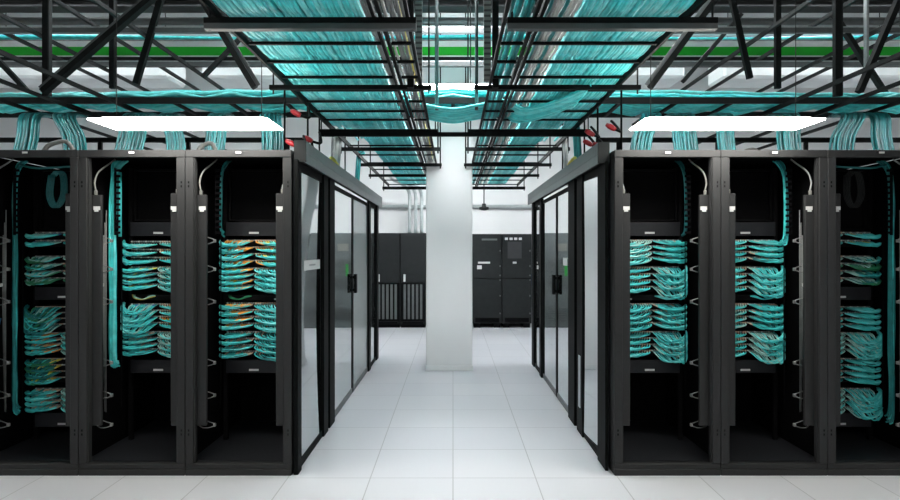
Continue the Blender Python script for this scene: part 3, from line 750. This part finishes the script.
# upper grid of struts
UG = 3.78
for i, (y, nm) in enumerate(((5.50, 'nearer'), (6.49, 'farther'))):
    t = thing('cross_strut', (0, y, UG), f'{nm} grey steel cross strut of the upper grid, running the room width', 'strut', 'upper grid struts')
    MB().box(-7.5, 7.5, -.02, .02, -0.045, 0.0, 'grey').build('channel', t)
    MB().box(-7.5, 7.5, -.022, .022, 0.0, 0.012, 'galv').build('lip', t)
RUN = [(-2.05, 1), (-2.91, 0), (-3.4, 1), (-3.9, 0), (-4.4, 1), (1.95, 1), (2.91, 0), (3.42, 1), (3.92, 0), (4.4, 1)]
for x, k in RUN:
    side = 'left' if x < 0 else 'right'
    i = [r[0] for r in RUN if (r[0] < 0) == (x < 0)].index(x)
    z = UG - 0.07 if k == 0 else UG + 0.035
    o = MB().box(x - .016, x + .016, 2.2, 9.4, z - .016, z + .016, 'strut')
    tag(o.build('grid_runner'), f'dark long strut of the upper grid over the {side} racks, {ORD[i]} from the aisle', 'strut', 'upper grid runners')
# lower runners that carry the transverse tray
for x in (-2.95, -3.45, -3.9, 2.95, 3.45, 3.9):
    side = 'left' if x < 0 else 'right'; i = [2.95, 3.45, 3.9].index(abs(x))
    o = MB().box(x - .011, x + .011, 2.4, 8.8, TZ - 0.032, TZ - 0.002, 'black')
    tag(o.build('tray_runner'), f'black long strut under the crossing tray on the {side}, {ORD[i]} from the aisle', 'strut', 'tray runners')
# vertical posts of the grid
VP = [(-3.22, 4.60, 2.90, 'thick', .042), (-3.20, 5.46, 3.2, 'slim', .045), (3.04, 4.60, 2.90, 'thick', .048), (3.05, 5.46, 3.2, 'slim', .05), (3.77, 5.3, 3.3, 'thin grey', .022),
      (-1.36, 5.46, 3.1, 'short-braced', .045), (1.44, 5.46, 3.1, 'short-braced', .045)]
for x, y, z, nm, w in VP:
    o = MB().box(x - w / 2, x + w / 2, y - .02, y + .02, z, ZC, 'galv' if 'grey' in nm else 'black')
    if w > .04 and nm == 'thick': o.box(x + w / 2, x + w / 2 + .012, y - .02, y + .02, z, ZC, 'strut')
    tag(o.build('grid_post'), f'{nm} black vertical post above the {"left" if x < 0 else "right"} server racks'.replace('thin grey black', 'thin grey'), 'post', 'grid posts')
# diagonal braces
BR = [((-3.21, 4.55, 2.92), (-1.60, 4.55, 4.31), .058, 'black', 'thick black brace slanting over the middle left rack'),
      ((3.18, 4.55, 2.92), (3.75, 4.55, 4.25), .055, 'black', 'thick black brace at the right photo edge above the racks'),
      ((-1.45, 4.25, 2.87), (-1.98, 4.25, 3.75), .042, 'strut', 'dark brace leaning outward beside the wide left tray'),
      ((1.44, 4.25, 2.87), (1.98, 4.25, 3.60), .042, 'strut', 'dark brace leaning outward beside the wide right tray'),
      ((-2.99, 5.48, 3.25), (-2.74, 5.48, 4.1), .055, 'black', 'black steep brace beside the slim left post'),
      ((2.62, 5.48, 4.1), (2.80, 5.48, 3.3), .05, 'black', 'black steep brace beside the slim right post'),
      ((-2.78, 6.452, 3.60), (-2.2, 6.452, 4.2), .05, 'strut', 'dark brace on the farther cross strut over the left racks'),
      ((2.55, 6.45, 3.55), (3.2, 6.45, 4.3), .05, 'strut', 'dark brace on the farther cross strut over the right racks'),
      ((-4.05, 5.52, 3.2), (-4.6, 5.52, 3.78), .05, 'strut', 'dark brace high in the upper left corner'),
      ((4.15, 5.52, 3.1), (3.6, 5.52, 3.95), .05, 'strut', 'dark brace high in the upper right corner')]
for a, b_, w, m_, lab in BR:
    o = MB().bar(a, b_, w, 0.041, m_)
    if w == .042 or w > .056:
        d = (Vector(b_) - Vector(a)).normalized(); n = d.cross(Vector((0, 1, 0))); sgn = 1 if n.z > 0 else -1
        off = n * (sgn * (w / 2 + .004)); o.bar(Vector(a) + off, Vector(b_) + off, .008, 0.045, 'galv' if a[0] == 1.44 else 'grey')
    tag(o.build('diagonal_brace'), lab, 'brace', 'diagonal braces')

# busway with green stripe, pipes and duct behind the grid
BY = 7.55
def bz(v): return CH + (250 - v) * BY / F
t = thing('busway', (0, BY, 0), 'long grey power busway with a bright green stripe running across the room', 'busway')
MB().box(-8.5, 8.5, 0, 0.28, bz(57), bz(41), 'duct').build('housing', t)
for xr in (-6.0, -2.0, 2.0, 6.0): MB().tube([(xr, 0.25, bz(40) + .002), (xr, 0.25, ZC)], 0.007, 'strut', 6).build('hanger_rod', t)
MB().box(-8.5, 8.5, -0.008, -0.001, bz(55.5), bz(47), 'green').build('green_stripe', t)
MB().box(-8.5, 8.5, -0.015, 0.29, bz(60.5), bz(57.2), 'strut').build('lower_lip', t)
MB().box(-8.5, 8.5, -0.015, 0.30, bz(41), bz(40), 'galv').build('upper_lip', t)
rr = random.Random(5); b = MB()
for i in range(8):
    pts = []; x = -8.4; ph = rr.uniform(0, 6)
    while x <= 8.4:
        pts.append((x, BY + 0.03 + .018 * i, bz(36.6) + 0.008 * (i % 2) + 0.018 * math.sin(x * 1.1 + ph * .2))); x += .3
    b.tube(pts, 0.020, rr.choice(['blue', 'teal', 'teal', 'teal_l']), 6)
tag(b.build('busway_cabling'), 'blue-teal cables lying on top of the grey busway', 'cables', None, 'stuff')
for v, yy, rad, mm, lab in ((21.5, 7.3, 0.050, 'grey', 'grey pipe running across the room just under the dark ceiling beam'), (33.0, 7.9, 0.05, 'duct', 'white pipe running across the room just above the busway')):
    z = CH + (250 - v) * yy / F
    for xa, xb, sd in ((-9.5, -0.4, 'left'), (0.3, 9.5, 'right')) if yy > 7.8 else ((-9.5, 9.5, ''),):
        o = MB().tube([(xa, yy, z), (xb, yy, z)], rad, mm, 10)
        for xr in (xa + .3, 0.5 * (xa + xb) + .9, xb - .3): o.tube([(xr, yy, z), (xr, yy, ZC)], 0.006, 'strut', 5)
        tag(o.build('overhead_pipe'), lab + (f', {sd} of the column' if sd else ''), 'pipe')
for s, xs_ in ((-1, ((-9, -4.4), (-3.9, -2.2))), (1, ((2.1, 3.6), (4.2, 9)))):
    for j, (xa, xb) in enumerate(xs_):
        o = MB().box(xa, xb, 9.0, 9.6, 4.35, 4.70, 'duct', 0.04)
        for xr in (xa + .2, xb - .2): o.tube([(xr, 9.3, 4.69), (xr, 9.3, ZC)], 0.008, 'strut', 5)
        tag(o.build('air_duct'), f'white boxy air duct far above the {"left" if s < 0 else "right"} racks, {"outer" if (j == 0) == (s < 0) else "inner"} one', 'air duct', 'air ducts')

# ------------------------------------------------------------------ cable drops between the crossing tray and the racks
DROPS = [(23, 23, .15, 'vertical teal cable drop at the left photo edge'), (55, 75, .16, 'slanting teal cable drop second from the left photo edge'),
         (131, 127, .20, 'wide teal cable drop entering the middle left rack'), (162, 176, .13, 'slanting teal cable drop between the middle left rack and its aisle neighbour'),
         (213, 213, .14, 'vertical teal cable drop entering the rack beside the left glass wall'), (266, 272, .15, 'teal cable drop at the aisle corner of the left row'),
         (656, 640, .16, 'slanting teal cable drop at the aisle corner of the right row'), (688, 688, .18, 'vertical teal cable drop entering the rack beside the right glass wall'),
         (730, 728, .11, 'narrow teal cable drop between the first two right racks'), (795, 791, .15, 'teal cable drop entering the middle right rack'),
         (863, 842, .18, 'slanting teal cable drop second from the right photo edge'), (888, 886, .13, 'vertical teal cable drop at the right photo edge')]
rr = random.Random(9)
for ut, ub, w, lab in DROPS:
    b = MB(); xt = (ut - VX) * 5.2 / F; xb = (ub - VX) * 4.72 / F; w *= 1.15
    for i in range(16):
        q = (i % 8 + 0.5) / 8 - .5 + rr.uniform(-.05, .05); dy = 0.05 * (i // 8) + rr.uniform(-.01, .01)
        b.tube(smooth([(xt + q * w * .9, 5.50 + dy, 2.955), (xt + q * w, 5.32 + dy, 2.93), (xt * .8 + xb * .2 + q * w, 5.16 + dy, 2.84), (xb * .7 + xt * .3 + q * w * .95, 4.90 + dy, 2.64), (xb + q * w * .9, 4.70 + dy, 2.437)], 4), 0.0105, rr.choice(['teal_d', 'teal_d', 'teal_dd']), 5)  # darker teals carry the shade in which these drops hang
    tag(b.build('cable_drop'), lab, 'cables', 'cable drops above the racks')

# low struts, white blocks and dark clutter standing between rack tops and the crossing tray
for s in (-1, 1):
    o = MB().box(s * 1.3, s * 5.0, 5.25, 5.29, 2.66, 2.70, 'black')
    for q in (1.5, 2.4, 3.2): o.box(s * (q - .015), s * (q + .015), 5.255, 5.285, 2.431, 2.66, 'black')
    tag(o.build('rear_strut'), f'thin black strut low over the {"left" if s < 0 else "right"} rack tops', 'strut', 'rear struts')
CL = [(-3.15, 4.62, .22, .05, 'white_c'), (-2.0, 4.7, .14, .05, 'white_c'), (-2.52, 5.2, .14, .04, 'grey_c'), (2.02, 5.2, .2, .04, 'grey_c'), (2.55, 5.0, .25, .05, 'white_c'), (3.0, 5.2, .22, .05, 'grey_c')]
for i, (x, y, l, hh, m_) in enumerate(CL):
    pts = smooth([(x - l / 2, y, 2.46), (x - l / 4, y, 2.47 + hh), (x + l / 4, y + .03, 2.47 + hh * 1.6), (x + l / 2, y + .05, 2.46)], 5)
    o = MB().tube(pts, 0.018, 'pale_g' if m_ == 'white_c' else 'strut', 8)
    tag(o.build('power_whip'), f'{"pale grey" if m_ == "white_c" else "dark grey"} power whip arched on the {"left" if x < 0 else "right"} rack tops, {["outermost", "innermost", "middle", "innermost", "middle", "outermost"][i]}', 'cable', 'power whips')

# red power plugs with leads at the aisle ends of the rows
for s, pts_ in ((-1, ((291, 143, 4.45), (299, 147, 4.62), (308, 139, 4.75), (296, 113, 4.6))), (1, ((590, 133, 4.8), (598, 146, 4.6), (588, 143, 5.0), (611, 127, 4.6)))):
    nm = ['nearest the rack header', 'lowest beside the header', 'farther along the track cover', 'highest under the crossing tray']
    for i, (u, v, y) in enumerate(pts_):
        x = (u - VX) * y / F; z = vz(v, y)
        t = thing('power_plug', (x, y, z), f'red power plug at the aisle end of the {"left" if s < 0 else "right"} row, {nm[i]}', 'power plug', 'red power plugs')
        MB().tube([(-0.04, 0, 0.02), (-0.015, 0, 0.008), (0.015, 0, -0.008), (0.035, 0, -0.02)], [0.014, 0.022, 0.022, 0.016], 'red', 10).build('body', t)
        MB().tube(smooth([(0.036, 0, -0.02), (0.08, 0.03, -0.03), (0.09, 0.08, -0.01), (0.07, 0.14, 0.05), (0.05, 0.18, 0.09)], 4), 0.011, 'black', 6).build('lead', t)
# tray end pieces standing on the enclosures: white drop cables and a teal waterfall
for s, u0, u1, ut0, ut1, Yw, Yt in ((-1, 331, 350, 356, 366, 6.2, 7.55), (1, 556, 572, 570, 580, 6.4, 5.75)):
    side = 'left' if s < 0 else 'right'
    for (a, c, pal, lab, nm) in ((u0, u1, ['white_c', 'white_c', 'grey_c'], f'white cable drop falling behind the {side} track cover', 'cable_drop'), (ut0, ut1, ['teal', 'teal', 'teal_d'], f'teal cable drop falling behind the {side} track cover', 'cable_drop')):
        b = MB(); Yd = Yw if pal[0] == 'white_c' else Yt
        for i in range(14):
            u = a + (c - a) * (i + .5) / 14; x = (u - VX) * Yd / F; x = s * max(abs(x), 1.26)
            b.tube(smooth([(s * 1.2 + (x - s * 1.3) * .5, Yd + .02 * i, 2.99), (x - s * .02, Yd + .02 * i, 2.93), (x, Yd + .02 * i, 2.7), (x + s * .02, Yd + .02 * i, 2.42)], 4), 0.011, rr.choice(pal), 6)
        tag(b.build(nm), lab, 'cables', 'cable drops at the enclosures')
for s, lab in ((-1, 'left'), (1, 'right')):
    x = s * 1.155; y = 5.45
    o = MB().tube(smooth([(x, y, 2.5), (x + s * .01, y + .1, 2.56), (x, y + .22, 2.55), (x - s * .02, y + .3, 2.50)], 5), 0.018, 'yellow', 8)
    tag(o.build('yellow_cable'), f'short yellow cord lying over the {lab} enclosure track cover', 'cord')
# slim vertical rods and brackets around the tray ends
for i, (x, y) in enumerate(((-1.42, 4.9), (-1.3, 5.2), (-1.38, 6.0), (-1.3, 7.0), (1.42, 4.9), (1.32, 5.3), (1.38, 6.1), (1.32, 7.0))):
    o = MB().tube([(x, y, 2.44 if y < 5.4 else 2.60), (x, y, ZC)], 0.009, 'black', 6)
    tag(o.build('threaded_rod'), f'thin black threaded rod beside the wide {"left" if x < 0 else "right"} tray, {ORD[i % 4]} from the camera', 'rod', 'threaded rods')

# ------------------------------------------------------------------ lamps
def lamp(x, y, z, label, w=1.22, d=0.385, glow='lamp'):
    t = thing('linear_lamp', (x, y, z), label, 'lamp', 'linear lamps')
    MB().box(-w / 2 + .05, w / 2 - .05, -d / 2 + .08, d / 2 - .04, 0.012, 0.04, 'lamphouse', 0.004).build('housing', t)
    MB().box(-w / 2 + .004, w / 2 - .004, -d / 2 + .004, d / 2 - .004, 0.0, 0.011, glow).build('diffuser', t)
    for sx in (-1, 1): MB().tube([(sx * (w / 2 - .1), 0, 0.05), (sx * (w / 2 - .1), 0, ZC - z)], 0.003, 'strut', 5).build('suspension_wire', t)
    return t
L0 = lamp(-1.855, 4.085, 2.56, 'bright white linear lamp hanging in front of the left rack row', d=0.36)
lamp(1.90, 4.085, 2.56, 'bright white linear lamp hanging in front of the right rack row', d=0.36)
lamp(0.0, 6.0, 3.33, 'white linear lamp above the aisle behind the hanger posts, lower of two', 0.9, glow='lamp_cool')
lamp(0.0, 4.62, 4.3, 'unseen fill lamp high above the aisle between the hanger posts, upper of two', 0.9, glow='lamp_aisle_fill')  # added out of view to brighten the aisle floor
for (x, y, z) in [(-5.6, 4.085, 2.56), (5.6, 4.085, 2.56)] + [(x, -1.4, 3.3) for x in (-3.0, 0.0, 3.0)] + [(-0.075, 10.2, 3.5), (-0.075, 11.3, 3.7)] + [(x, y, 6.05) for y in (5.6, 8.8) for x in (-5.6, -1.9, 1.9, 5.6)]:  # unseen lamps: outer pair extends the front row, the rest added as fill
    where = 'over the camera aisle' if y < 0 else ('hidden behind the column, nearer' if y < 11 else 'hidden behind the column, farther') if y > 10 else 'high at the ceiling in the back' if y > 8 else 'high at the ceiling' if z > 4 else 'over the rack fronts'
    row = {2.2: 'front ', 5.6: 'middle ', 8.8: 'rear '}.get(y, '')
    lamp(x, y, z, f'white {row}unseen linear lamp {where}, {"over the centre" if x == 0 else ("outer" if abs(x) > 5 else "inner") + (" left" if x < 0 else " right")}', w=0.76 if y > 10 else 1.22, glow='lamp' if z < 3 or y < 0 else 'lamp_cool')

# ------------------------------------------------------------------ camera, world, view
cam = bpy.data.cameras.new('camera'); co = bpy.data.objects.new('camera', cam); COL.objects.link(co)
cam.sensor_width = 36.0; cam.lens = F / 900 * 36.0; cam.shift_x = -3.0 / 900; cam.clip_end = 100
co.location = (0, 0, CH); co.rotation_euler = (math.radians(90), 0, 0)
sc.camera = co
w = bpy.data.worlds.new('world'); sc.world = w; w.use_nodes = True
w.node_tree.nodes['Background'].inputs[0].default_value = (0.6, 0.65, 0.68, 1)
w.node_tree.nodes['Background'].inputs[1].default_value = 0.05
sc.view_settings.view_transform = 'Standard'; sc.view_settings.look = 'None'
sc.view_settings.exposure = 1.0; sc.view_settings.gamma = 1.0
sc.view_settings.use_curve_mapping = False
